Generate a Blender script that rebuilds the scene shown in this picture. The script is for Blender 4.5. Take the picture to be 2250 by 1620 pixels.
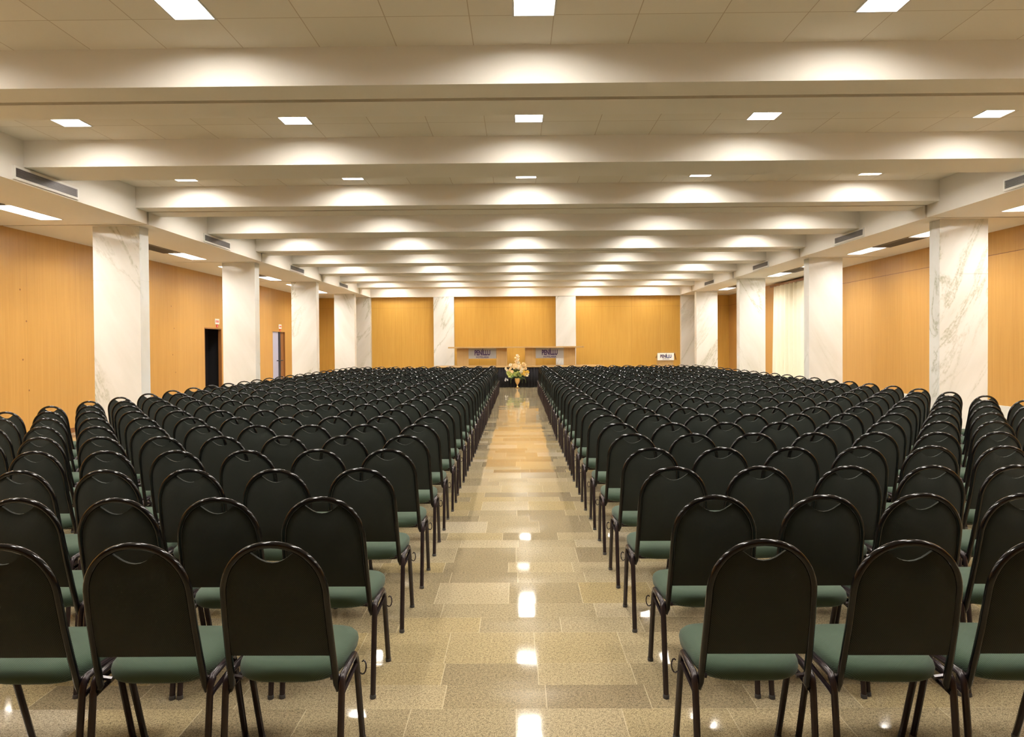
import bpy, math, random
import numpy as np
from mathutils import Vector, Matrix
for o in list(bpy.data.objects): bpy.data.objects.remove(o)
S = bpy.context.scene; C = S.collection
R = random.Random(7)

# ------------------------------------------------------------------ camera
CAMH = 1.59
YAW, PITCH, ROLL = .00881, .01357, .00695
cam = bpy.data.objects.new('camera', bpy.data.cameras.new('camera')); C.objects.link(cam)
cam.data.sensor_width = 36; cam.data.lens = 24.0; cam.data.shift_y = -29.8/2250
cam.data.clip_start = .05; cam.data.clip_end = 100
_r = Vector((math.cos(YAW), math.sin(YAW), 0)); _f0 = Vector((-math.sin(YAW), math.cos(YAW), 0)); _z = Vector((0, 0, 1))
_f = math.cos(PITCH)*_f0-math.sin(PITCH)*_z; _u = math.sin(PITCH)*_f0+math.cos(PITCH)*_z
_r2 = math.cos(ROLL)*_r-math.sin(ROLL)*_u; _u2 = math.sin(ROLL)*_r+math.cos(ROLL)*_u
cam.matrix_world = Matrix(((_r2.x, _u2.x, -_f.x, 0), (_r2.y, _u2.y, -_f.y, 0), (_r2.z, _u2.z, -_f.z, CAMH), (0, 0, 0, 1)))
S.camera = cam
# ------------------------------------------------------------------ world, exposure, lamp strength
w = bpy.data.worlds.new('world'); S.world = w; w.use_nodes = True
w.node_tree.nodes['Background'].inputs[0].default_value = (.02, .02, .022, 1)
w.node_tree.nodes['Background'].inputs[1].default_value = .2
S.view_settings.view_transform = 'Standard'; S.view_settings.look = 'None'
S.view_settings.exposure = 0.0; S.view_settings.gamma = 1; S.view_settings.use_curve_mapping = False
LAMP = 61.0
LAMP_COL = (1.0, .945, .865)

# ------------------------------------------------------------------ dimensions
ZC, ZB, ZS = CAMH+2.555, CAMH+2.2276, CAMH+2.026
YA, YB, P2 = 5.833, 8.345, 4.962
BW, BWB, GR = .795, .68, .36
XL, XR, XWL, XWR = -6.044, 6.628, -8.453, 8.721
YEND, Y0 = 28.017, -4.09+.36

# ------------------------------------------------------------------ node helpers
class NT:
    def __init__(s, name):
        s.m = bpy.data.materials.new(name); s.m.use_nodes = True; s.t = s.m.node_tree
        s.b = s.t.nodes['Principled BSDF']
    def n(s, typ, **kw):
        nd = s.t.nodes.new(typ)
        for k, v in kw.items():
            if k.startswith('i_'):
                k = k[2:]; k = int(k) if k.isdigit() else k.replace('_', ' ')
                s.set(nd.inputs[k], v)
            else: setattr(nd, k, v)
        return nd
    def set(s, sock, v):
        if isinstance(v, bpy.types.NodeSocket): s.t.links.new(v, sock)
        elif isinstance(v, bpy.types.Node): s.t.links.new(v.outputs[0], sock)
        else: sock.default_value = v
    def math(s, op, a, b=0.0, c=0.0):
        nd = s.t.nodes.new('ShaderNodeMath'); nd.operation = op
        s.set(nd.inputs[0], a); s.set(nd.inputs[1], b); s.set(nd.inputs[2], c); return nd.outputs[0]
    def mix(s, f, a, b):
        nd = s.t.nodes.new('ShaderNodeMix'); nd.data_type = 'RGBA'
        s.set(nd.inputs[0], f); s.set(nd.inputs[6], a); s.set(nd.inputs[7], b); return nd.outputs[2]
    def ramp(s, f, pts):
        nd = s.t.nodes.new('ShaderNodeValToRGB'); s.set(nd.inputs[0], f); e = nd.color_ramp.elements
        while len(e) < len(pts): e.new(.5)
        for q, (p, c) in zip(e, pts): q.position = p; q.color = c if len(c) == 4 else (*c, 1)
        return nd.outputs[0]
    def co(s, which='Object', scale=(1, 1, 1), loc=(0, 0, 0), rot=(0, 0, 0)):
        tc = s.t.nodes.new('ShaderNodeTexCoord'); mp = s.t.nodes.new('ShaderNodeMapping')
        s.t.links.new(tc.outputs[which], mp.inputs[0]); s.set(mp.inputs['Scale'], scale); s.set(mp.inputs['Rotation'], rot)
        s.set(mp.inputs['Location'], loc); return mp.outputs[0]
    def noise(s, co, scale, detail=3, rough=.5, dist=0.0):
        nd = s.t.nodes.new('ShaderNodeTexNoise'); s.set(nd.inputs['Vector'], co); s.set(nd.inputs['Scale'], scale)
        s.set(nd.inputs['Detail'], detail); s.set(nd.inputs['Roughness'], rough); s.set(nd.inputs['Distortion'], dist); return nd.outputs[0]
    def bump(s, h, strength=.2, dist=.01):
        nd = s.t.nodes.new('ShaderNodeBump'); s.set(nd.inputs['Height'], h); s.set(nd.inputs['Strength'], strength)
        s.set(nd.inputs['Distance'], dist); s.set(s.b.inputs['Normal'], nd.outputs[0])
    def p(s, **kw):
        for k, v in kw.items(): s.set(s.b.inputs[k.replace('_', ' ')], v)
        return s.m
def flat(name, col, rough=.5, metal=0.0, **kw):
    return NT(name).p(Base_Color=(*col, 1), Roughness=rough, Metallic=metal, **kw)

# painted plaster
def plaster(name, col):
    t = NT(name); c = t.co(); n = t.noise(c, 1.3, 4)
    t.p(Base_Color=t.mix(n, (*[v*.95 for v in col], 1), (*col, 1)), Roughness=.75); t.bump(t.noise(c, 60, 2), .05, .004); return t.m
M_plaster = plaster('white_plaster', (.80, .765, .70))
M_groove = flat('joint_shadow_gap', (.30, .25, .18), .9)
# ceiling tiles: UV unit = one tile
t = NT('ceiling_tile'); uv = t.co('UV'); sp = t.n('ShaderNodeSeparateXYZ', i_0=uv)
def edge(t, v, wd):
    f = t.math('FRACT', v); d = t.math('MINIMUM', f, t.math('SUBTRACT', 1.0, f)); return t.math('LESS_THAN', d, wd)
ex = edge(t, sp.outputs[0], .006); ey = edge(t, sp.outputs[1], .006); e = t.math('MAXIMUM', ex, ey)
cell = t.n('ShaderNodeCombineXYZ', i_0=t.math('FLOOR', sp.outputs[0]), i_1=t.math('FLOOR', sp.outputs[1]))
wn = t.n('ShaderNodeTexWhiteNoise', noise_dimensions='3D', i_0=cell.outputs[0])
base = t.mix(wn.outputs[0], (.74, .70, .62, 1), (.80, .755, .675, 1))
t.p(Base_Color=t.mix(e, base, (.52, .44, .34, 1)), Roughness=.85); t.bump(t.math('SUBTRACT', t.noise(t.co(), 140, 2), e), .15, .004)
M_tile = t.m
# wood veneer : grain runs along z, panel width along the given axis
def wood(name, axis, light, dark, seam=1.22, off=0.0, rough=.38):
    t = NT(name); sc = (9, 9, .35)
    c = t.co('Object', sc); g = t.noise(c, 2.2, 6, .62, .35); g2 = t.noise(t.co('Object', (55, 55, .9)), 1, 3)
    sp = t.n('ShaderNodeSeparateXYZ', i_0=t.co()); v = t.math('MULTIPLY', t.math('ADD', sp.outputs[axis], off), 1/seam)
    wn = t.n('ShaderNodeTexWhiteNoise', noise_dimensions='1D', i_W=t.math('FLOOR', v))
    f = t.math('ADD', t.math('MULTIPLY', g, .72), t.math('MULTIPLY', g2, .28))
    f = t.math('ADD', f, t.math('MULTIPLY', t.math('SUBTRACT', wn.outputs[0], .5), .16))
    col = t.ramp(f, [(.28, dark), (.72, light)])
    e = edge(t, v, .0022)
    t.p(Base_Color=t.mix(e, col, (*[q*.72 for q in dark], 1)), Roughness=rough, **{'Specular IOR Level': .4}); t.bump(t.math('SUBTRACT', t.math('MULTIPLY', g2, .2), e), .12, .003)
    return t.m
WL, WD = (.56, .31, .088), (.46, .24, .055)
M_wood_y = wood('wood_veneer_side', 1, WL, WD, 1.3)
M_wood_x = wood('wood_veneer_end', 0, (.62, .36, .075), (.52, .28, .048), 1.22, .2)
M_wood_pale = wood('pale_wood', 0, (.48, .315, .135), (.41, .255, .10), 3.0, .5, .45)
M_seam = flat('wood_seam', (.36, .19, .05), .6)
M_wood_dark = wood('dark_wood', 1, (.30, .13, .04), (.18, .07, .02), 3.0)
# marble with grey green veins on a diagonal
t = NT('veined_white_marble'); oi = t.n('ShaderNodeObjectInfo')
tc = t.n('ShaderNodeTexCoord'); rv = t.n('ShaderNodeCombineXYZ', i_0=t.math('MULTIPLY', oi.outputs['Random'], 31.0), i_1=t.math('MULTIPLY', oi.outputs['Random'], 17.0), i_2=t.math('MULTIPLY', oi.outputs['Random'], 53.0))
ad = t.n('ShaderNodeVectorMath', operation='ADD', i_0=tc.outputs['Object'], i_1=rv.outputs[0])
sgn = t.math('SUBTRACT', t.math('MULTIPLY', t.math('GREATER_THAN', oi.outputs['Random'], .35), 2.0), 1.0)
sx = t.n('ShaderNodeSeparateXYZ', i_0=ad.outputs[0])
xx = t.math('MULTIPLY', sx.outputs[0], sgn)
ang = .50
a1 = t.math('SUBTRACT', t.math('MULTIPLY', xx, math.cos(ang)), t.math('MULTIPLY', sx.outputs[2], math.sin(ang)))
a2 = t.math('ADD', t.math('MULTIPLY', xx, math.sin(ang)), t.math('MULTIPLY', sx.outputs[2], math.cos(ang)))
rc = t.n('ShaderNodeCombineXYZ', i_0=a1, i_1=sx.outputs[1], i_2=t.math('MULTIPLY', a2, .22)).outputs[0]
n1 = t.noise(rc, 1.7, 6, .6, .55)
v1 = t.math('ABSOLUTE', t.math('SUBTRACT', n1, .5))
broken = t.noise(ad.outputs[0], 26, 3, .6)
v1 = t.math('ADD', v1, t.math('MULTIPLY', t.math('SUBTRACT', broken, .42), .055))
cloud = t.noise(rc, 2.3, 4)
basec = t.ramp(cloud, [(.3, (.68, .675, .63)), (.6, (.78, .78, .755))])
veinc = t.mix(t.noise(ad.outputs[0], 3, 2), (.30, .33, .21, 1), (.44, .43, .34, 1))
vf = t.ramp(v1, [(0.0, (1, 1, 1)), (.012, (.5,)*3), (.03, (.08,)*3), (.05, (0, 0, 0))])
msk = t.ramp(t.noise(rc, .9, 2), [(.42, (0, 0, 0)), (.60, (1, 1, 1))])
t.p(Base_Color=t.mix(t.math('MULTIPLY', t.math('MULTIPLY', vf, msk), .85), basec, veinc), Roughness=.09)
M_marble = t.m
# polished granite floor, random ashlar tiles
t = NT('polished_granite_tiles'); sp = t.n('ShaderNodeSeparateXYZ', i_0=t.co())
TW, TH = .46, .265
Yn = t.math('MULTIPLY', sp.outputs[1], 1/TH); Yv = t.math('ADD', Yn, t.math('MULTIPLY', t.math('SINE', t.math('MULTIPLY', Yn, 2.1)), .2))
row = t.math('FLOOR', Yv)
wr = t.n('ShaderNodeTexWhiteNoise', noise_dimensions='1D', i_W=row)
xs = t.math('ADD', t.math('MULTIPLY', sp.outputs[0], 1/TW), t.math('MULTIPLY', wr.outputs[0], 7.3))
colm = t.math('FLOOR', xs)
cv = t.n('ShaderNodeCombineXYZ', i_0=colm, i_1=row)
wn = t.n('ShaderNodeTexWhiteNoise', noise_dimensions='2D', i_0=cv.outputs[0])
tone = t.ramp(wn.outputs[0], [(0, (.36, .285, .175)), (.25, (.43, .345, .205)), (.5, (.53, .435, .275)), (.75, (.51, .395, .20)), (1, (.62, .525, .375))])
obj = t.co()
spk = t.noise(obj, 210, 4, .8); spk2 = t.noise(obj, 75, 3, .7); cl = t.noise(obj, 2.2, 3)
dk = t.ramp(spk, [(.38, (.16,)*3), (.52, (1,)*3)]); dk2 = t.ramp(spk2, [(.32, (.58,)*3), (.52, (1,)*3), (.72, (1.15,)*3)])
mul = t.n('ShaderNodeMix', data_type='RGBA', blend_type='MULTIPLY'); t.set(mul.inputs[0], 1.0); t.set(mul.inputs[6], tone); t.set(mul.inputs[7], dk)
mul2 = t.n('ShaderNodeMix', data_type='RGBA', blend_type='MULTIPLY'); t.set(mul2.inputs[0], 1.0); t.set(mul2.inputs[6], mul.outputs[2]); t.set(mul2.inputs[7], dk2)
gx = edge(t, xs, .0045); gy = edge(t, Yv, .006)
gsel = t.math('GREATER_THAN', wn.outputs[0], .3)
gr = t.math('MAXIMUM', t.math('MULTIPLY', gx, .5), t.math('MULTIPLY', t.math('MULTIPLY', gy, gsel), .30))
t.p(Base_Color=t.mix(gr, mul2.outputs[2], (.74, .62, .42, 1)), Roughness=t.math('ADD', .03, t.math('MULTIPLY', cl, .05)), **{'Specular IOR Level': .62})
# each tile laid at its own tiny tilt
geo = t.n('ShaderNodeNewGeometry'); tl = t.n('ShaderNodeVectorMath', operation='SUBTRACT', i_0=wn.outputs[1], i_1=(.5, .5, .5))
tl2 = t.n('ShaderNodeVectorMath', operation='MULTIPLY', i_0=tl.outputs[0], i_1=(.012, .012, 0))
nn = t.n('ShaderNodeVectorMath', operation='ADD', i_0=geo.outputs['Normal'], i_1=tl2.outputs[0]); nzt = t.n('ShaderNodeTexNoise', i_Vector=obj, i_Scale=9.0, i_Detail=2.0); n0 = t.n('ShaderNodeVectorMath', operation='SUBTRACT', i_0=nzt.outputs[1], i_1=(.5, .5, .5))
n1_ = t.n('ShaderNodeVectorMath', operation='MULTIPLY', i_0=n0.outputs[0], i_1=(.006, .006, 0)); n2_ = t.n('ShaderNodeVectorMath', operation='ADD', i_0=nn.outputs[0], i_1=n1_.outputs[0])
nz = t.n('ShaderNodeVectorMath', operation='NORMALIZE', i_0=n2_.outputs[0])
t.set(t.b.inputs['Normal'], nz.outputs[0]); M_floor = t.m
# woven upholstery
def weave(name, a, b, sc=1000.0):
    t = NT(name); c = t.co('Object'); s3 = t.n('ShaderNodeSeparateXYZ', i_0=c)
    u = s3.outputs[0]; v = t.math('ADD', s3.outputs[2], s3.outputs[1])
    f = t.math('MULTIPLY', t.math('SINE', t.math('MULTIPLY', u, sc)), t.math('SINE', t.math('MULTIPLY', v, sc)))
    f = t.math('ADD', .5, t.math('MULTIPLY', f, .5)); n = t.noise(c, 6, 2)
    col = t.ramp(f, [(.38, a), (.66, b)])
    t.p(Base_Color=t.mix(t.math('MULTIPLY', n, .25), col, (*a, 1)), Roughness=.9, **{'Sheen Weight': .12, 'Sheen Roughness': .5}); t.bump(f, .5, .0015); return t.m
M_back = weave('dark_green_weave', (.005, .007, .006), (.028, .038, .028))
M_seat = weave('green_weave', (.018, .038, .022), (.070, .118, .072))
M_tube = flat('black_tube', (.004, .0035, .004), .14, .0, **{'Specular IOR Level': .42})
M_leg = flat('brown_black_tube', (.028, .019, .021), .24, .2, **{'Specular IOR Level': .5})
M_cap = flat('grey_rubber', (.05, .047, .045), .6)
# lamps
t = NT('lamp_diffuser'); t.p(Base_Color=(.9, .9, .9, 1), **{'Emission Color': (*LAMP_COL, 1), 'Emission Strength': LAMP}); M_lamp = t.m
M_trimwhite = flat('white_enamel', (.85, .84, .80), .3)
M_reflector = flat('lamp_housing', (.55, .54, .52), .35)
M_slat = flat('aluminium_slat', (.20, .19, .19), .4, .4)
M_void = flat('unlit_void_black', (.012, .011, .013), .9)  # near-black colour paints the unlit space beyond the doorways
M_vent_dark = flat('vent_dark', (.02, .018, .018), .8)
M_black_cloth = flat('black_cloth', (.007, .006, .009), .9)
M_sign = flat('brushed_grey_board', (.36, .345, .33), .45, .2)
M_ink = flat('purple_ink', (.045, .018, .085), .5)
M_ink2 = flat('blue_ink', (.02, .03, .16), .5)
M_brass = flat('brass', (.78, .52, .24), .28, 1.0)
M_leaf = flat('leaf_green', (.14, .20, .05), .6)
M_redink = flat('red_ink', (.62, .03, .03), .5)
M_lilac = flat('lilac_grey_paint', (.42, .42, .55), .5)
M_navy = flat('navy_steel', (.02, .03, .06), .4, .3)
t = NT('cream_curtain'); t.p(Base_Color=(.86, .80, .64, 1), Roughness=.9, **{'Sheen Weight': .2}); M_curtain = t.m

# ------------------------------------------------------------------ mesh helpers
class MB:
    def __init__(s): s.v = []; s.f = []; s.m = []; s.uv = {}
    def add(s, vs, fs, mi=0):
        o = len(s.v); s.v += [tuple(v) for v in vs]; s.f += [tuple(i+o for i in f) for f in fs]; s.m += [mi]*len(fs); return s
    def box(s, x0, x1, y0, y1, z0, z1, mi=0):
        vs = [(x0, y0, z0), (x1, y0, z0), (x1, y1, z0), (x0, y1, z0), (x0, y0, z1), (x1, y0, z1), (x1, y1, z1), (x0, y1, z1)]
        return s.add(vs, [(0, 3, 2, 1), (4, 5, 6, 7), (0, 1, 5, 4), (1, 2, 6, 5), (2, 3, 7, 6), (3, 0, 4, 7)], mi)
    def tube(s, pts, r, n=8, mi=0, cap=True, flat=1.0):
        P = [Vector(p) for p in pts]; rings = []; up = None
        for i, p in enumerate(P):
            d = (P[min(i+1, len(P)-1)]-P[max(i-1, 0)]).normalized()
            if up is None:
                a = Vector((1, 0, 0)) if abs(d.x) < .8 else Vector((0, 0, 1)); up = (a-d*a.dot(d)).normalized()
            else: up = (up-d*up.dot(d)).normalized()
            q = d.cross(up)
            rings.append([p+r*(math.cos(2*math.pi*k/n)*up+flat*math.sin(2*math.pi*k/n)*q) for k in range(n)])
        vs = [v for g in rings for v in g]; fs = []
        for i in range(len(P)-1):
            for k in range(n):
                a = i*n+k; b = i*n+(k+1) % n; fs.append((a, b, b+n, a+n))
        if cap: fs.append(tuple(range(n))[::-1]); fs.append(tuple((len(P)-1)*n+k for k in range(n)))
        return s.add(vs, fs, mi)
    def lathe(s, prof, cx=0, cy=0, cz=0, n=20, mi=0):
        vs = []; fs = []
        for r, z in prof:
            for k in range(n): vs.append((cx+r*math.cos(2*math.pi*k/n), cy+r*math.sin(2*math.pi*k/n), cz+z))
        for i in range(len(prof)-1):
            for k in range(n):
                a = i*n+k; b = i*n+(k+1) % n; fs.append((a, b, b+n, a+n))
        fs.append(tuple(range(n))[::-1]); fs.append(tuple((len(prof)-1)*n+k for k in range(n)))
        return s.add(vs, fs, mi)
    def holed(s, x0, x1, y0, y1, z, holes, down=True, mi=0, ref=None, tile=.655):
        xs = sorted({x0, x1, *[h[0] for h in holes], *[h[1] for h in holes]}); ys = sorted({y0, y1, *[h[2] for h in holes], *[h[3] for h in holes]})
        for i in range(len(xs)-1):
            for j in range(len(ys)-1):
                mx, my = (xs[i]+xs[i+1])/2, (ys[j]+ys[j+1])/2
                if mx < x0 or mx > x1 or my < y0 or my > y1: continue
                if any(h[0] < mx < h[1] and h[2] < my < h[3] for h in holes): continue
                q = [(xs[i], ys[j], z), (xs[i], ys[j+1], z), (xs[i+1], ys[j+1], z), (xs[i+1], ys[j], z)]
                if ref: s.uv[len(s.f)] = [((v[0]-ref[0])/tile, (ref[1]-v[1])/tile) for v in q]
                s.add(q, [(0, 1, 2, 3)], mi)
        return s
    def mesh(s, name, mats, smooth=False):
        me = bpy.data.meshes.new(name); me.from_pydata(s.v, [], s.f)
        for m in (mats if isinstance(mats, (list, tuple)) else [mats]): me.materials.append(m)
        if any(s.m): me.polygons.foreach_set('material_index', s.m)
        if s.uv:
            l = me.uv_layers.new(name='UVMap')
            for fi, uvs in s.uv.items():
                for li, q in zip(me.polygons[fi].loop_indices, uvs): l.data[li].uv = q
        if smooth:
            me.polygons.foreach_set('use_smooth', [True]*len(me.polygons))
            if smooth != 'all':
                try: me.set_sharp_from_angle(angle=math.radians(45))
                except Exception: pass
        me.update(); return me
    def obj(s, name, mats, parent=None, smooth=False):
        return link(name, s.mesh(name, mats, smooth), parent)
def link(name, me, parent=None):
    o = bpy.data.objects.new(name, me); C.objects.link(o)
    if parent: o.parent = parent
    return o
def tag(o, label, cat, group=None, kind=None):
    o['label'] = label; o['category'] = cat
    if group: o['group'] = group
    if kind: o['kind'] = kind
    return o
def thing(name, label, cat, loc=(0, 0, 0), rz=0, group=None):
    o = bpy.data.objects.new(name, None); C.objects.link(o); o.location = loc; o.rotation_euler = (0, 0, rz); o.empty_display_size = .1
    return tag(o, label, cat, group)
def struct(o): o['kind'] = 'structure'; return o
def bevel(o, wd=.005, seg=2):
    m = o.modifiers.new('b', 'BEVEL'); m.width = wd; m.segments = seg; m.limit_method = 'ANGLE'; return o
def text_mesh(body, size, extrude=.004, off=0.0, sx=1.0):
    c = bpy.data.curves.new('t', 'FONT'); c.offset = off; c.body = body; c.size = size; c.extrude = extrude; c.align_x = 'CENTER'; c.align_y = 'CENTER'
    o = bpy.data.objects.new('t', c); C.objects.link(o); dg = bpy.context.evaluated_depsgraph_get(); me = bpy.data.meshes.new_from_object(o.evaluated_get(dg))
    bpy.data.objects.remove(o); me.transform(Matrix.Diagonal((sx, 1, 1, 1))); return me

# ------------------------------------------------------------------ shell
struct(MB().box(XWL-1.6, XWR+.3, Y0-.3, YEND+.4, -.2, 0).obj('floor', M_floor))
beamsA = [YA+k*P2 for k in range(-2, 5)]; beamsB = [YB+k*P2 for k in range(-2, 4)]
allb = sorted([(y, 'A') for y in beamsA]+[(y, 'B') for y in beamsB])
for y, kd in allb:
    m = MB(); y1 = y+(BW if kd == 'A' else BWB)
    if kd == 'A':
        m.box(XL, XR, y, y+GR-.035, ZB, ZC); m.box(XL, XR, y+GR+.035, y1, ZB, ZC); m.box(XL, XR, y+GR-.035, y+GR+.035, ZB+.06, ZC, 1)
    else: m.box(XL, XR, y, y1, ZB, ZC)
    struct(m.obj('ceiling_beam', [M_plaster, M_groove]))
LX = [-5.03, -2.49, .14, 2.775, 5.33]; LW = .155; LLEN = 1.02
ceil = MB(); lamp_spots = []
edges = [(allb[i][0]+(BW if allb[i][1] == 'A' else BWB), allb[i+1][0]) for i in range(len(allb)-1)]+[(allb[-1][0]+BW, YEND)]
for bi, (a, b) in enumerate(edges):
    e = b-(.36 if b > YA+1 and min(abs(b-q) for q in beamsA) < .01 else .52) if b < YEND else min(b, YB+4*P2)-.42
    s0 = max(e-LLEN, a+.05)
    hs = []
    for xi, x in enumerate(LX):
        if e-s0 < .3 or e < 2.5: continue  # the first, unseen row of lamps is added to lighten the near floor
        hs.append((x-LW, x+LW, s0, e)); lamp_spots.append((x, (s0+e)/2, LW, (e-s0)/2, ZC, bi, xi))
    ceil.holed(XL, XR, a, b, ZC, hs, ref=(.295, b-.52))
    ceil.box(XL-.02, XR+.02, a, b, ZC+.16, ZC+.18)
struct(ceil.obj('ceiling', M_tile))
# side soffits with fascia, split at the joint lines
jl = sorted(y+GR for y in beamsA)+[YEND]
for side, xf, xw in ((-1, XL, XWL), (1, XR, XWR)):
    for a, b in zip(jl[:-1], jl[1:]):
        y0, y1 = a+.03, (b-.03 if b < YEND else b)
        m = MB(); hs = []
        lx = (-7.46, -7.12) if side < 0 else (7.49, 7.82)
        if b < YEND: 
            for (q0, q1) in ((a+.85, a+1.95), (a+3.36, a+4.46)):
                if q1 < 2.5: continue
                hs.append((lx[0], lx[1], q0, q1)); lamp_spots.append(((lx[0]+lx[1])/2, (q0+q1)/2, (lx[1]-lx[0])/2, (q1-q0)/2, ZS, side*10, 0))
        x0, x1 = min(xf, xw), max(xf, xw)
        m.holed(x0, x1, y0, y1, ZS, hs)
        fx = xf; m.add([(fx, y0, ZS), (fx, y1, ZS), (fx, y1, ZC), (fx, y0, ZC)], [(0, 1, 2, 3) if side < 0 else (3, 2, 1, 0)])
        m.add([(x0, y0, ZS), (x1, y0, ZS), (x1, y0, ZC), (x0, y0, ZC)], [(0, 1, 2, 3)])
        m.add([(x0, y1, ZS), (x1, y1, ZS), (x1, y1, ZC), (x0, y1, ZC)], [(3, 2, 1, 0)])
        m.box(x0, x1, y0, y1, ZC, ZC+.05)
        if b < YEND: m.box(x0+(.05 if side > 0 else 0), x1-(.05 if side < 0 else 0), b-.03, b+.03, ZS+.05, ZC+.05, 1)
        struct(m.obj('ceiling_soffit', [M_plaster, M_groove]))
# end wall
struct(MB().box(XWL-.2, XWR+.2, YEND+.26, YEND+.4, 0, ZS+.02).obj('wall_back', M_wood_x))
struct(MB().box(XWL, XWR, YEND, YEND+.4, ZS, ZC+.1).obj('trim_1', M_plaster))
struct(MB().box(XWL-.2, XWR+.2, Y0-.2, Y0, 0, ZC+.1).obj('wall_front', M_wood_x))
struct(MB().box(XWR, XWR+.2, Y0, YEND+.4, 0, ZS+.05).obj('wall_right', M_wood_y))
# left wall with two door openings
D1 = (18.34, 19.42); D2 = (23.47, 24.72); DH = 2.14
m = MB(); t_ = .08
for a, b in ((Y0, D1[0]), (D1[1], D2[0]), (D2[1], YEND+.4)): m.box(XWL-t_, XWL, a, b, 0, ZS+.05)
for a, b in (D1, D2): m.box(XWL-t_, XWL, a, b, DH, ZS+.05)
struct(m.obj('wall_left', M_wood_y))
for nm, z0, z1, mat in (('baseboard_left', 0, .09, M_wood_dark),):
    m = MB()
    for a, b in ((Y0, D1[0]), (D1[1], D2[0]), (D2[1], YEND)): m.box(XWL, XWL+.015, a, b, z0, z1)
    struct(m.obj(nm, mat))
struct(MB().box(XWR-.02, XWR, Y0, 18.0, 0, .45).box(XWR-.02, XWR, 24.0, YEND, 0, .45).obj('baseboard_right', M_marble))
# frieze joint on the right wall
m = MB()
for a, b in ((Y0, 18.55), (24.0, YEND+.25)): m.box(XWR-.004, XWR+.01, a, b, 3.185, 3.197)
struct(m.obj('trim_2', M_wood_dark))
m = MB().box(XWL, XWR, YEND+.257, YEND+.27, 3.18, 3.186); struct(m.obj('trim_3', M_seam))
# small dark fixing holes in the left wall panels
wl = bpy.data.objects['wall_left']
def lw(u, v):
    q = (u-1125)/1500-YAW; y = XWL/q; hz = 760-(u-1125)*.007
    return y, CAMH-(v-hz)/1500*y
for u, v in ((39, 636), (52, 706), (43, 791), (56, 859), (374, 673), (380, 722), (376, 780), (382, 819)):
    y, z = lw(u, v); q = MB().add([(XWL+.003, y+.018*math.cos(k*math.pi/4), z+.018*math.sin(k*math.pi/4)) for k in range(8)]+[(XWL-.002, y, z)], [tuple(range(8))]+[(k, (k+1) % 8, 8) for k in range(8)])
    o = q.obj('fixing_hole', M_wood_dark, wl)
# door 1: near-black alcove painted as unlit corridor, with jamb lining ; door 2: lilac leaf ajar
struct(MB().box(XWL-.55, XWL-.5, D1[0]-.3, D1[1]+.3, 0, DH+.3).box(XWL-.55, XWL-t_, D1[0]-.3, D1[0]-.25, 0, DH+.3).box(XWL-.55, XWL-t_, D1[1]+.25, D1[1]+.3, 0, DH+.3).box(XWL-.55, XWL-t_, D1[0]-.3, D1[1]+.3, DH+.25, DH+.3).obj('unlit_doorway', M_void))
struct(MB().box(XWL-t_-.01, XWL-.0, D1[1]-.03, D1[1]+.0, 0, DH).box(XWL-t_-.01, XWL, D1[0], D1[0]+.03, 0, DH).box(XWL-t_-.01, XWL, D1[0], D1[1], DH-.03, DH).obj('trim_4', M_wood_dark))
d2 = struct(MB().box(XWL-.075, XWL-.045, D2[0], D2[0]+.66, 0, DH).obj('door_2', M_lilac))
MB().box(XWL-.075, XWL-.03, D2[0]+.66, D2[0]+.86, 0, DH).obj('door_edge', M_navy, d2)
MB().tube([(XWL-.045, D2[0]+.50, 1.12), (XWL+.01, D2[0]+.50, 1.12), (XWL+.01, D2[0]+.95, 1.12)], .016, 6).obj('push_bar', M_navy, d2)
MB().box(XWL-.077, XWL-.05, D2[0]+.86, D2[1], 0, DH).obj('door_leaf', M_wood_dark, d2)
struct(MB().box(XWL-t_-.01, XWL, D2[1]-.03, D2[1], 0, DH).obj('trim_5', M_wood_dark))
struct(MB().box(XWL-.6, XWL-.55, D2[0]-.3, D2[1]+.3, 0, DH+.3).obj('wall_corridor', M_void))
for yc, lab in ((19.12, 'small red and white exit plate above the dark open doorway'), (24.2, 'small red and white exit plate above the lilac door')):
    t = thing('exit_sign', lab, 'sign', (XWL, yc, DH+.02), group='exit plates over the doors on the left wall')
    MB().box(0, .012, -.13, .13, .09, .24).obj('plate', M_trimwhite, t); MB().box(0, .012, -.05, .05, .0, .08).obj('arrow_plate', M_redink, t)
    g = MB()
    for k in range(5): g.box(.012, .014, -.10+k*.042, -.075+k*.042, .135, .20)
    g.obj('lettering', M_redink, t)
    MB().add([(.014, -.02, .05), (.014, .02, .05), (.014, 0, .015), (.012, -.02, .05), (.012, .02, .05), (.012, 0, .015)], [(0, 1, 2), (3, 5, 4), (0, 2, 5, 3), (0, 3, 4, 1), (1, 4, 5, 2)]).obj('arrow', M_trimwhite, t)

# ------------------------------------------------------------------ pillars
def pillar(x0, x1, y0, y1, label, group, seam=2.72):
    cx, cy = (x0+x1)/2, (y0+y1)/2; m = MB()
    for a, b in ((0, seam-.003), (seam+.003, ZS-.001)): m.box(x0-cx, x1-cx, y0-cy, y1-cy, a, b)
    m.box(x0-cx+.004, x1-cx-.004, y0-cy+.004, y1-cy-.004, seam-.003, seam+.003)
    o = m.obj('marble_pillar', M_marble); o.location = (cx, cy, 0); tag(o, label, 'pillar', group)
ordn = ['nearest', 'second', 'third', 'fourth']
YP = YA+P2+.505
for k in range(4):
    y = YP+k*P2
    pillar(-7.05, -6.27, y, y+.28, f'white veined marble pillar on the left side, {ordn[k]} from the camera', 'free standing marble pillars')
    pillar(6.94-.035*k, 7.73-.03*k, y, y+.28, f'white veined marble pillar on the right side, {ordn[k]} from the camera', 'free standing marble pillars')
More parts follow.
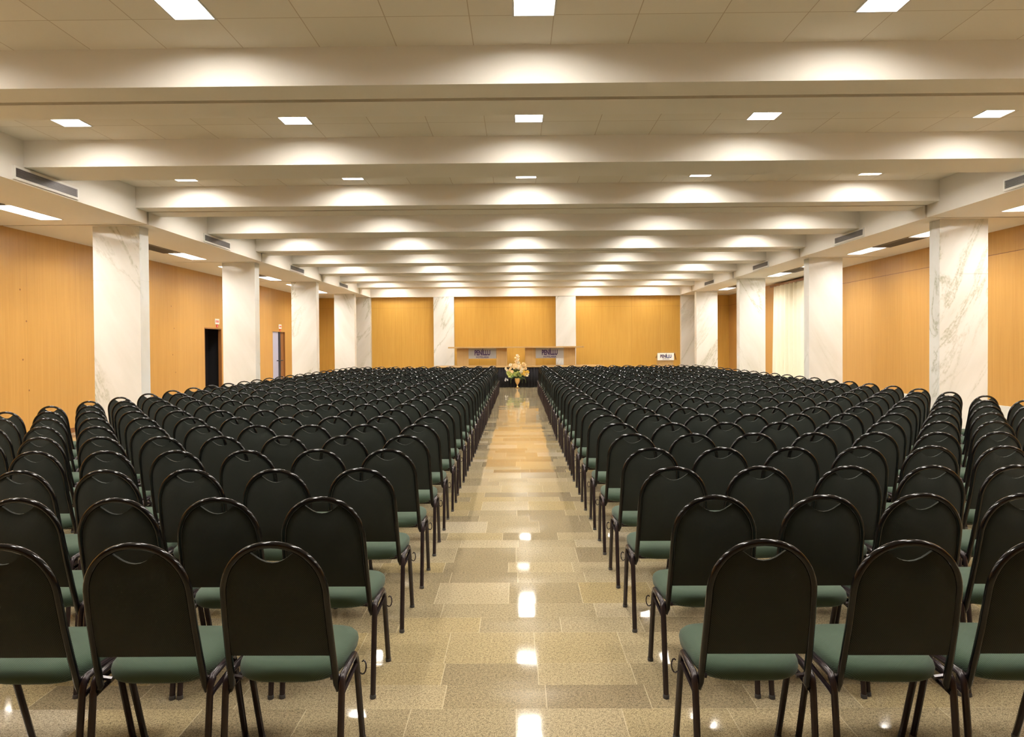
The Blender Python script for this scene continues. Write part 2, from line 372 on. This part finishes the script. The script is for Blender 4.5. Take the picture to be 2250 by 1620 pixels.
pillar(-6.86, -6.06, YEND+.02, YEND+.25, 'white marble pilaster at the left end of the back wall', 'pilasters on the back wall')
pillar(-3.46, -2.62, YEND+.02, YEND+.25, 'white marble pilaster left of the head table on the back wall', 'pilasters on the back wall')
pillar(1.56, 2.38, YEND+.02, YEND+.25, 'white marble pilaster behind the right end of the head table', 'pilasters on the back wall')
pillar(6.70, 7.5, YEND+.02, YEND+.25, 'white marble pilaster at the right end of the back wall', 'pilasters on the back wall')

# ------------------------------------------------------------------ ceiling lamps
ORD = ['first', 'second', 'third', 'fourth', 'fifth', 'sixth', 'seventh', 'eighth', 'ninth', 'tenth', 'eleventh', 'twelfth', 'thirteenth']
cnames = ['far left', 'left', 'centre', 'right', 'far right']
def vis(bi): return bi
for (cx, cy, hw, hl, z, bi, xi) in lamp_spots:
    soff = z < ZC-.1
    if soff:
        side = 'left' if cx < 0 else 'right'; key = side; grp = f'lamps in the {side} side soffit'
        idx = sorted(q[1] for q in lamp_spots if q[4] < ZC-.1 and abs(q[0]-cx) < .5)
    else:
        key = cnames[xi]+' column'; grp = 'lamps between the ceiling beams'
        idx = sorted(q[1] for q in lamp_spots if q[4] > ZC-.1 and abs(q[0]-cx) < .5)
    fr_ = [q for q in idx if q > (8 if soff else 4)]; bk_ = [q for q in idx if q not in fr_]
    wh = f'{ORD[fr_.index(cy)]} from camera' if cy in fr_ else f'unseen above the view, {ORD[bk_.index(cy)]} from the rear'
    lab = f'long recessed lamp in the {key} side soffit, {wh}' if soff else f'recessed lamp between ceiling beams, {key}, {wh}'
    t = thing('ceiling_lamp', lab, 'lamp', (cx, cy, z), group=grp)
    m = MB(); d = .12 if soff else .055; f = .012
    for a in ((-hw, -hw+.004, -hl, hl), (hw-.004, hw, -hl, hl), (-hw, hw, -hl, -hl+.004), (-hw, hw, hl-.004, hl)): m.box(*a, 0.0, d)
    for a in ((-hw-f, -hw+.002, -hl-f, hl+f), (hw-.002, hw+f, -hl-f, hl+f), (-hw, hw, -hl-f, -hl+.002), (-hw, hw, hl-.002, hl+f)): m.box(*a, -.005, .0)
    m.box(-hw, hw, -hl, hl, d+.004, d+.01)
    m.obj('housing', M_reflector, t)
    MB().box(-hw+.004, hw-.004, -hl+.004, hl-.004, d, d+.004).obj('diffuser', M_lamp, t)

# ------------------------------------------------------------------ vents
def grille(x, ya, yb, z0, z1, side, label):
    t = thing('air_vent', label, 'vent', (x, (ya+yb)/2, z0), group='slatted air vents on the side fascias')
    L = (yb-ya)/2; H = z1-z0; s = -side; fr = MB()
    def bx(m, a, b, y0, y1, zz0, zz1): m.box(min(s*a, s*b), max(s*a, s*b), y0, y1, zz0, zz1)
    bx(fr, 0, .02, -L-.03, L+.03, -.03, 0); bx(fr, 0, .02, -L-.03, L+.03, H, H+.025); bx(fr, 0, .02, -L-.03, -L, 0, H); bx(fr, 0, .02, L, L+.03, 0, H)
    fr.obj('frame', M_trimwhite, t)
    bk = MB(); bx(bk, 0, .004, -L, L, 0, H); bk.obj('backing', M_vent_dark, t)
    sl = MB()
    for k in range(7): z = (k+.5)*H/7; bx(sl, .006, .018, -L, L, z-.0045, z+.0045)
    sl.obj('slats', M_slat, t)
for k in range(-1, 4):
    a = 8.19+k*P2; b = a+1.15
    w_ = ['behind the view', 'nearest', 'second', 'third', 'fourth'][k+1]
    grille(XL, a, b, 3.665, 3.775, -1, f'slatted air vent on the left fascia, {w_} from the camera')
    grille(XR, a, b, 3.665, 3.775, 1, f'slatted air vent on the right fascia, {w_} from the camera')
def sgrille(x0, x1, y0, y1, label):
    t = thing('return_grille', label, 'vent', ((x0+x1)/2, (y0+y1)/2, ZS), group='dark return air grilles in the side soffits')
    hx, hy = (x1-x0)/2, (y1-y0)/2
    MB().box(-hx, hx, -hy, hy, -.004, .0).obj('backing', M_vent_dark, t)
    m = MB()
    for k in range(9): x = -hx+(k+.5)*2*hx/9; m.box(x-.006, x+.006, -hy, hy, -.016, -.004)
    m.obj('slats', flat('grille_brown', (.20, .17, .14), .6), t)
    m = MB(); m.box(-hx-.02, -hx, -hy, hy, -.018, 0).box(hx, hx+.02, -hy, hy, -.018, 0).box(-hx-.02, hx+.02, -hy-.02, -hy, -.018, 0).box(-hx-.02, hx+.02, hy, hy+.02, -.018, 0); m.obj('frame', flat('grille_frame', (.24, .20, .16), .6), t)
for k in range(0, 4):
    a = YA+GR+(k)*P2+1.99
    w_ = ['nearest', 'second', 'third', 'fourth'][k]
    if a > 26: continue
    sgrille(-7.5, -7.17, a, a+1.3, f'dark air grille flush in the left soffit, {w_} from the camera')
    sgrille(7.49, 7.83, a, a+1.3, f'dark air grille flush in the right soffit, {w_} from the camera')

# ------------------------------------------------------------------ curtain
t = thing('curtain', 'long pleated cream curtain hanging against the right wall behind the third pillar', 'curtain', (XWR-.14, 21.0, 0))
n = 220; vs = []; fs = []
zs_ = [.03, .6, 1.2, 1.8, 2.4, 3.0, 3.42, 3.50]
for j, z in enumerate(zs_):
    for i in range(n+1):
        u = i/n; y = -2.1+4.2*u
        if u > .85: y -= (u-.85)/.15*.16*(z/3.5)
        amp = .075*(.55+.45*math.sin(u*9+1.3))*(1.0-.35*z/3.5)
        vs.append((amp*math.sin(u*2*math.pi*12+.9*math.sin(u*11)), y, z))
for j in range(len(zs_)-1):
    for i in range(n): a = j*(n+1)+i; fs.append((a, a+1, a+n+2, a+n+1))
cu = MB().add(vs, fs).obj('cloth', M_curtain, t, smooth='all'); sm = cu.modifiers.new('s', 'SOLIDIFY'); sm.thickness = .004
MB().box(-.03, .03, -2.25, 2.25, 3.50, 3.56).obj('rail', M_wood_dark, t)

# ------------------------------------------------------------------ stage, head table, lectern
t = thing('stage_platform', 'low stage with pale wooden deck edge and black pleated skirt at hall end', 'stage', (0, 26.0, 0))
MB().box(-3.3, 3.3, 0, 1.85, .765, .80).obj('deck', M_wood_pale, t)
vs = []; fs = []; n = 330
for z in (.0, .765):
    for i in range(n+1): vs.append((-3.28+6.56*i/n, .04+.018*math.sin(i*1.15), z))
fs = [(i, i+1, i+n+2, i+n+1) for i in range(n)]
MB().add(vs, fs).obj('skirt', M_black_cloth, t, smooth='all').modifiers.new('s', 'SOLIDIFY').thickness = .003
MB().box(-3.27, 3.27, .08, 1.84, 0, .765).obj('base', M_black_cloth, t)
t = thing('head_table', 'long pale wooden head table with two logo boards on the stage', 'table', (0, 26.55, .80))
bevel(MB().box(-2.72, 2.57, 0, .65, .70, .755).obj('tabletop', M_wood_pale, t), .004)
for a, b in ((-2.40, -1.94), (-.855, -.43), (.28, .69), (1.79, 2.25)):
    MB().box(a, b, .22, .245, .0, .70).obj('front_panel', M_wood_pale, t)
for x in (-2.40, -.455, .28, 2.225):
    MB().box(x, x+.025, .245, .6, 0, .70).obj('side_panel', M_wood_pale, t)
for a, b in ((-1.94, -.855), (.69, 1.79)):
    s_ = bevel(MB().box(a, b, .20, .218, .29, .695).obj('logo_board', M_sign, t), .003)
    c0 = (a+b)/2
    for body, size, z, mt in (('PENÍLLU', .27, .51, M_ink), ('HOTELARIA', .09, .345, M_ink)):
        me = text_mesh(body, size, .003, .012 if size > .2 else .002, .62 if size > .2 else 1.05); me.transform(Matrix.Translation((c0, .195, z)) @ Matrix.Rotation(math.pi/2, 4, 'X')); me.materials.append(mt); link('lettering', me, s_)
t = thing('lectern', 'pale lectern with a white logo board standing right of the stage', 'lectern', (5.60, 25.9, 0))
MB().box(-.26, .29, .03, .42, .0, 1.0).obj('body', M_wood_pale, t)
MB().add([(-.30, .0, 1.27), (.36, .0, 1.27), (.36, .48, 1.08), (-.30, .48, 1.08), (-.30, .0, 1.30), (.36, .0, 1.30), (.36, .48, 1.11), (-.30, .48, 1.11)], [(0, 3, 2, 1), (4, 5, 6, 7), (0, 1, 5, 4), (1, 2, 6, 5), (2, 3, 7, 6), (3, 0, 4, 7)]).obj('reading_top', M_wood_pale, t)
MB().box(-.28, .32, .04, .40, .98, 1.08).obj('shelf', M_wood_pale, t)
s_ = MB().box(-.32, .30, -.02, .02, 1.0, 1.27).obj('logo_board', M_trimwhite, t)
for body, size, z, x, mt in (('PENÍ', .165, 1.145, -.10, M_ink), ('LLU', .165, 1.145, .11, M_ink2), ('HOTELARIA', .05, 1.045, -.0, M_ink)):
    me = text_mesh(body, size, .002, .007 if size > .1 else .001, .72 if size > .1 else 1.0); me.transform(Matrix.Translation((x, -.022, z)) @ Matrix.Rotation(math.pi/2, 4, 'X')); me.materials.append(mt); link('lettering', me, s_)
MB().tube([(.34, .05, 1.25), (.40, .2, 1.15), (.45, .3, 1.02)], .018, 6).obj('side_arm', M_wood_dark, t)

# ------------------------------------------------------------------ flower arrangement
t = thing('flower_arrangement', 'tall cream and yellow flower arrangement in a brass goblet vase before the stage', 'flowers', (-.03, 25.58, 0))
MB().lathe([(.10, 0), (.105, .012), (.05, .03), (.022, .07), (.02, .12), (.045, .16), (.09, .24), (.11, .34), (.115, .37), (.105, .372)], n=24).obj('vase', M_brass, t, smooth=True)
m = MB()
for k in range(120):
    a = R.uniform(0, 6.28); L = R.uniform(.12, .36); el = R.uniform(-.5, 1.2); b = Vector((R.uniform(-.1, .1), R.uniform(-.08, .08), R.uniform(.40, .62)))
    d = Vector((math.cos(a)*math.cos(el), math.sin(a)*math.cos(el), math.sin(el))); sd = d.cross(Vector((0, 0, 1))).normalized()*L*.14
    tip = b+d*L-Vector((0, 0, L*.15)); mid = b+d*L*.5
    m.add([b, mid+sd, tip, mid-sd, mid+Vector((0, 0, .012))], [(0, 1, 4), (1, 2, 4), (2, 3, 4), (3, 0, 4)])
for k in range(4):
    a = [-1.0, .4, 1.0, 2.4][k]; m.tube([(0, 0, .5), (.25*math.cos(a), .1*math.sin(a), .48), (.33*math.cos(a), .1, .30), (.34*math.cos(a), .1, .18)], .006, 5)
m.obj('foliage', M_leaf, t)
m = MB(); m.tube([(0, 0, .35), (0, 0, .8), (-.01, 0, 1.2)], .008, 5); m.obj('stem', M_leaf, t)
fm = [flat('petal_cream', (.88, .66, .36), .7), flat('petal_ivory', (.86, .76, .55), .7), flat('petal_yellow', (.85, .60, .12), .7), flat('petal_lime', (.60, .62, .20), .7), flat('petal_white', (.8, .8, .82), .7)]
def blossom(r, seed):
    q = random.Random(seed); m = MB()
    for ring, (nn_, tilt) in enumerate(((6, .25), (5, .75), (4, 1.15))):
        for k in range(nn_):
            a = 2*math.pi*k/nn_+ring*.5+q.uniform(-.1, .1); L = r*(1-.22*ring)
            d = Vector((math.cos(a)*math.cos(tilt), math.sin(a)*math.cos(tilt), math.sin(tilt))); sd = Vector((-math.sin(a), math.cos(a), 0))*L*.42
            m.add([(0, 0, 0), d*L*.6+sd, d*L+sd*.5+Vector((0, 0, r*.1)), d*L-sd*.5+Vector((0, 0, r*.1)), d*L*.6-sd], [(0, 1, 2, 3, 4)])
    m.lathe([(.01, -.02*r), (r*.2, r*.1), (r*.15, r*.45), (.002, r*.55)], n=7); return m
bm_ = [[blossom(.075, i*10+k).mesh('blossom', f, True) for k in range(2)] for i, f in enumerate(fm)]
def put(x, y, z, kind, s=1.0):
    o = link('blossom', bm_[kind][R.randrange(2)], t); o.location = (x, y, z); o.scale = (s,)*3
    v = Vector((x*1.2, y-.35, (z-.55)*.6)).normalized(); o.rotation_euler = v.to_track_quat('Z', 'Y').to_euler()
for k in range(11): put(.045*math.sin(k*2.3), -.02, 1.22-k*.045, 0 if k % 3 else 1, .75+.02*k)
for k in range(26):
    a = k*2.4; r = .07+.018*(k % 11); put(r*math.cos(a)*1.25, r*math.sin(a)*.7-.05, .62+.16*((k*7) % 10)/10+(.12 if r < .15 else 0), [0, 0, 1, 0][k % 4], R.uniform(.75, 1.1))
for x, z, kd, s_ in ((-.33, .58, 3, 1.2), (-.26, .50, 3, 1.5), (-.20, .54, 3, 1.3), (-.06, .52, 3, 1.3), (.03, .56, 3, 1.2), (.10, .50, 3, 1.1), (.20, .58, 2, 1.4), (.28, .55, 2, 1.5), (.34, .52, 1, 1.3), (.37, .60, 2, 1.1), (-.38, .68, 1, .8), (-.42, .74, 1, .8), (-.42, .36, 4, .6), (-.44, .30, 4, .6), (-.36, .32, 4, .6), (-.25, .87, 1, .9), (.22, .90, 0, 1.0), (.27, .88, 0, .9)):
    put(x, -.12, z, kd, s_)

# ------------------------------------------------------------------ chairs
HT, BOT = .93, .385
def lean(z): q = (HT-z)/(HT-BOT); return .115*q-.012*math.sin(math.pi*q)
HWT, HWB, ARC = .177, .188, .735
def hoop_x(z): return HWT+(HWB-HWT)*max(0, (ARC-z)/(ARC-BOT))
def hoop_top(x):  # z of the hoop centre line above x
    q = min(1, abs(x)/HWT); return ARC+(HT-.0125-ARC)*(1-q**2.15)**(1/2.05)
def hoop_path(n):
    pts = []
    for k in range(3): z = BOT+(ARC-BOT)*k/3; pts.append((-hoop_x(z), lean(z), z))
    for k in range(n+1):
        a = math.pi*(1-k/n); x = HWT*(1 if math.cos(a) > 0 else -1)*abs(math.cos(a))**.93; pts.append((x, 0, hoop_top(x)))
    for k in range(2, -1, -1): z = BOT+(ARC-BOT)*k/3; pts.append((hoop_x(z), lean(z), z))
    return [(x, lean(z), z) for x, y, z in pts]
def b_frame(na=24, n=10, r=.0125):
    m = MB(); p = hoop_path(na)
    x, y, z = p[0]
    L = [(-.207, y+.02, .404), (-.203, y+.004, .378), (-.193, y-.002, .368)] if na > 14 else [(-.207, y+.01, .39)]
    Rr = [(-q[0], q[1], q[2]) for q in L[::-1]]
    m.tube(L+p+Rr, r, n, 0); return m
def b_pad(nx=26, nz=12):
    m = MB(); X = HWT-.006; fr = []; bk = []
    for i in range(nx+1):
        s = -math.cos(math.pi*i/nx); x0 = X*s; xs_ = abs(x0)
        top = hoop_top(x0*HWT/X)-.006
        if xs_ < .078: sc = .853+.043*(xs_/.078)**2; top = min(top, sc)
        ra, rb = [], []
        for j in range(nz+1):
            q = j/nz; z = .502+(top-.502)*q
            wx = x0*hoop_x(z)/HWT if z < ARC else x0
            e = max(abs(s)**3.5, abs(2*q-1)**6); th = (1-e); th2 = (1-abs(s)**2.6)**.8*(1-abs(2*q-1)**3.2)
            y = lean(z); ra.append((wx, y-.003-.020*th2, z)); rb.append((wx, y+.008+.022*th, z))
        bk.append(ra); fr.append(rb)
    vs = [v for c in bk for v in c]+[v for c in fr for v in c]; N = (nx+1)*(nz+1); fs = []
    for i in range(nx):
        for j in range(nz):
            a = i*(nz+1)+j; b = a+nz+1; fs.append((a, b, b+1, a+1)); fs.append((N+a, N+a+1, N+b+1, N+b))
    for i in range(nx):
        a = i*(nz+1); b = a+nz+1; fs.append((a, N+a, N+b, b)); a += nz; b += nz; fs.append((a, b, N+b, N+a))
    for j in range(nz): a = j; fs.append((a, a+1, N+a+1, N+a)); a = nx*(nz+1)+j; fs.append((a, N+a, N+a+1, a+1))
    return m.add(vs, fs)
def b_seat(na=32, full=True):
    m = MB(); rings = []; cy = .305; hy = .205
    prof = [(0.02, .462), (.45, .461), (.78, .457), (.92, .449), (.985, .436), (1.0, .420), (.985, .402), (.93, .390), (.78, .383), (.4, .379), (.02, .378)]
    if not full: prof = prof[0:1]+prof[2:3]+prof[4:7:2]+prof[8:9]
    vs = []
    for r, z in prof:
        for k in range(na):
            a = 2*math.pi*k/na; c, s = math.cos(a), math.sin(a); e = 2/3.6
            x = (abs(c)**e)*(1 if c > 0 else -1); y = (abs(s)**e)*(1 if s > 0 else -1)
            hx = .193+.012*(y*.5+.5)
            vs.append((x*hx*r, cy+y*hy*r, z-.02*(y*r > .6)*(y*r-.6)))
    fs = []
    for i in range(len(prof)-1):
        for k in range(na): a = i*na+k; b = i*na+(k+1) % na; fs.append((a, a+na, b+na, b))
    fs.append(tuple(range(na))); fs.append(tuple((len(prof)-1)*na+k for k in range(na))[::-1])
    return m.add(vs, fs)
LXC = .208
def b_leg(front, s, n=8):
    x = s*LXC
    if front: p = [(s*(LXC-.004), .43, .012), (x, .325, .36), (x, .312, .392), (x, .296, .409), (x, .205, .413)]
    else: p = [(s*(LXC-.002), .065, .012), (x, .105, .36), (x, .112, .394), (x, .130, .411), (x, .205, .413)]
    return MB().tube(p, .0125, n)
def b_cap(front, s): 
    x, y = (s*(LXC-.004), .43) if front else (s*(LXC-.002), .065)
    return MB().lathe([(.0142, 0), (.0146, .005), (.014, .016), (.0126, .018)], x, y, 0, 8)
def b_rail(s, n=6):
    x = s*LXC; m = MB()
    m.tube([(x, .103, .345), (x, .135, .352), (x, .28, .362), (x, .322, .366)], .009, n)
    m.tube([(s*.16, .14, .395), (x, .14, .402)], .009, n); m.tube([(s*.16, .28, .395), (x, .28, .402)], .009, n)
    return m
def b_cross(n=6): return MB().box(-.165, .165, .20, .225, .366, .380).box(-.165, .165, .35, .375, .366, .380)
def b_hook(s):
    x = s*(LXC+.012); pts = []
    for k in range(9): a = -2.4+k*.6; pts.append((x+s*(.010+.011*math.cos(a)), .33+.004*k, .335+.022*math.sin(a)))
    return MB().tube(pts, .003, 5)
ME = dict(back_frame=b_frame().mesh('back_frame', M_tube, 'all'), backrest=b_pad().mesh('backrest', M_back, True), seat=b_seat().mesh('seat', M_seat, 'all'),
          under_frame=b_cross().mesh('under_frame', M_leg))
LEGS = [(f, s, b_leg(f, s).mesh('leg', M_leg, True), b_cap(f, s).mesh('foot_cap', M_cap, True)) for f in (True, False) for s in (-1, 1)]
RAILS = [b_rail(s).mesh('side_rail', M_leg, True) for s in (-1, 1)]
HOOK = {s: b_hook(s).mesh('linking_hook', M_leg, True) for s in (-1, 1)}
def make_chair(s):
    t = bpy.data.objects.new('banquet_chair', None); C.objects.link(t); t.empty_display_size = .1
    for k, me in ME.items(): link(k, me, t)
    for f, sd, me, cap in LEGS: l = link('leg', me, t); link('foot_cap', cap, l)
    for me in RAILS: link('side_rail', me, t)
    link('linking_hook', HOOK[s], t)
    return t
def dup(root, hook=True):
    r = root.copy(); C.objects.link(r)
    for ch in root.children:
        if not hook and ch.name.startswith('linking_hook'): continue
        c = ch.copy(); C.objects.link(c); c.parent = r
        for g in ch.children: d = g.copy(); C.objects.link(d); d.parent = c
    return r
proto = {-1: make_chair(1), 1: make_chair(-1)}; used = {-1: False, 1: False}
R1, RP = 2.303, .697
CL, CR, CPL, CPR = -.852, .852, .4582, .4524
NR, NL, NRR = 30, 11, 12
OV = {(-1, 0): [598, 297, 5], (1, 0): [1675, 1987, 2285], (-1, 1): [709, 480, 259, 38], (1, 1): [1568, 1802, 2020, 2240], (-1, 2): [794, 608, 416, 232, 45], (1, 2): [1480, 1670, 1860, 2041]}
spots = []
for r in range(NR):
    d = R1+r*RP
    for side, n, c0, cp in ((-1, NL, CL, -CPL), (1, NRR, CR, CPR)):
        rj = R.uniform(-.008, .008)
        for c in range(n):
            x = c0+c*cp+rj+R.uniform(-.003, .003); ov = OV.get((side, r), [])
            if c < len(ov): x = ((ov[c]-3-1125)/1500-YAW)*(d+.03)
            elif ov: x = ((ov[-1]-3-1125)/1500-YAW)*(d+.03)+(c-len(ov)+1)*cp
            y = d+R.uniform(-.014, .014); rz = R.uniform(-.010, .010)
            u = 1125+1500*(x/y+YAW)
            spots.append((y, x, rz, side, r, c, -150 < u < 2400))
near = sorted([s for s in spots if s[6]])[:300]; ns = set(near)
rest = [s for s in spots if s not in ns and s[6]]
W_ = ['first', 'second', 'third', 'fourth', 'fifth', 'sixth', 'seventh', 'eighth', 'ninth', 'tenth', 'eleventh', 'twelfth', 'thirteenth', 'fourteenth', 'fifteenth', 'sixteenth', 'seventeenth', 'eighteenth', 'nineteenth', 'twentieth', 'twenty-first', 'twenty-second']
for (y, x, rz, side, r, c, _) in sorted(near, key=lambda q: (q[5] > 0, q[0])):
    if not used[side]: o = proto[side]; used[side] = True
    else: o = dup(proto[side], c == 0)
    o.location = (x, y, 0); o.rotation_euler = (0, 0, rz)
    sd = 'left' if side < 0 else 'right'
    seat_w = 'on the aisle' if c == 0 else f'{W_[c]} from the aisle'
    tag(o, f'green and black chair in the {sd} block, {W_[r]} row from camera, {seat_w}', 'chair', f'banquet chairs in the {sd} block')
# the remaining far rows
lm = MB()
b_ = b_frame(10, 5); lm.add(b_.v, b_.f, 0); b_ = b_pad(8, 3); lm.add(b_.v, b_.f, 1); b_ = b_seat(12, False); lm.add(b_.v, b_.f, 2)
for f in (True, False):
    for s in (-1, 1): b_ = b_leg(f, s, 4); lm.add(b_.v, b_.f, 3)
V = np.array(lm.v, dtype=np.float32); base_f = lm.f; nv = len(V)
Vs = []; Fs = []; Ms = []
for i, (y, x, rz, side, r, c, _) in enumerate(rest):
    cs, sn = math.cos(rz), math.sin(rz)
    Q = np.stack([V[:, 0]*cs-V[:, 1]*sn+x, V[:, 0]*sn+V[:, 1]*cs+y, V[:, 2]], 1); Vs.append(Q)
    Fs += [tuple(k+i*nv for k in f) for f in base_f]; Ms += lm.m
me = bpy.data.meshes.new('banquet_chairs'); me.from_pydata(np.concatenate(Vs).tolist(), [], Fs)
for m_ in (M_tube, M_back, M_seat, M_leg): me.materials.append(m_)
me.polygons.foreach_set('material_index', Ms); me.polygons.foreach_set('use_smooth', [True]*len(Fs)); me.update()
try: me.set_sharp_from_angle(angle=math.radians(50))
except Exception: pass
far = link('banquet_chair_rows', me); tag(far, 'rows of green and black chairs filling the far end of the hall', 'chair', kind='stuff')
print('chairs', len(near), 'far', len(rest), 'lastrow near', max(s[4] for s in near))
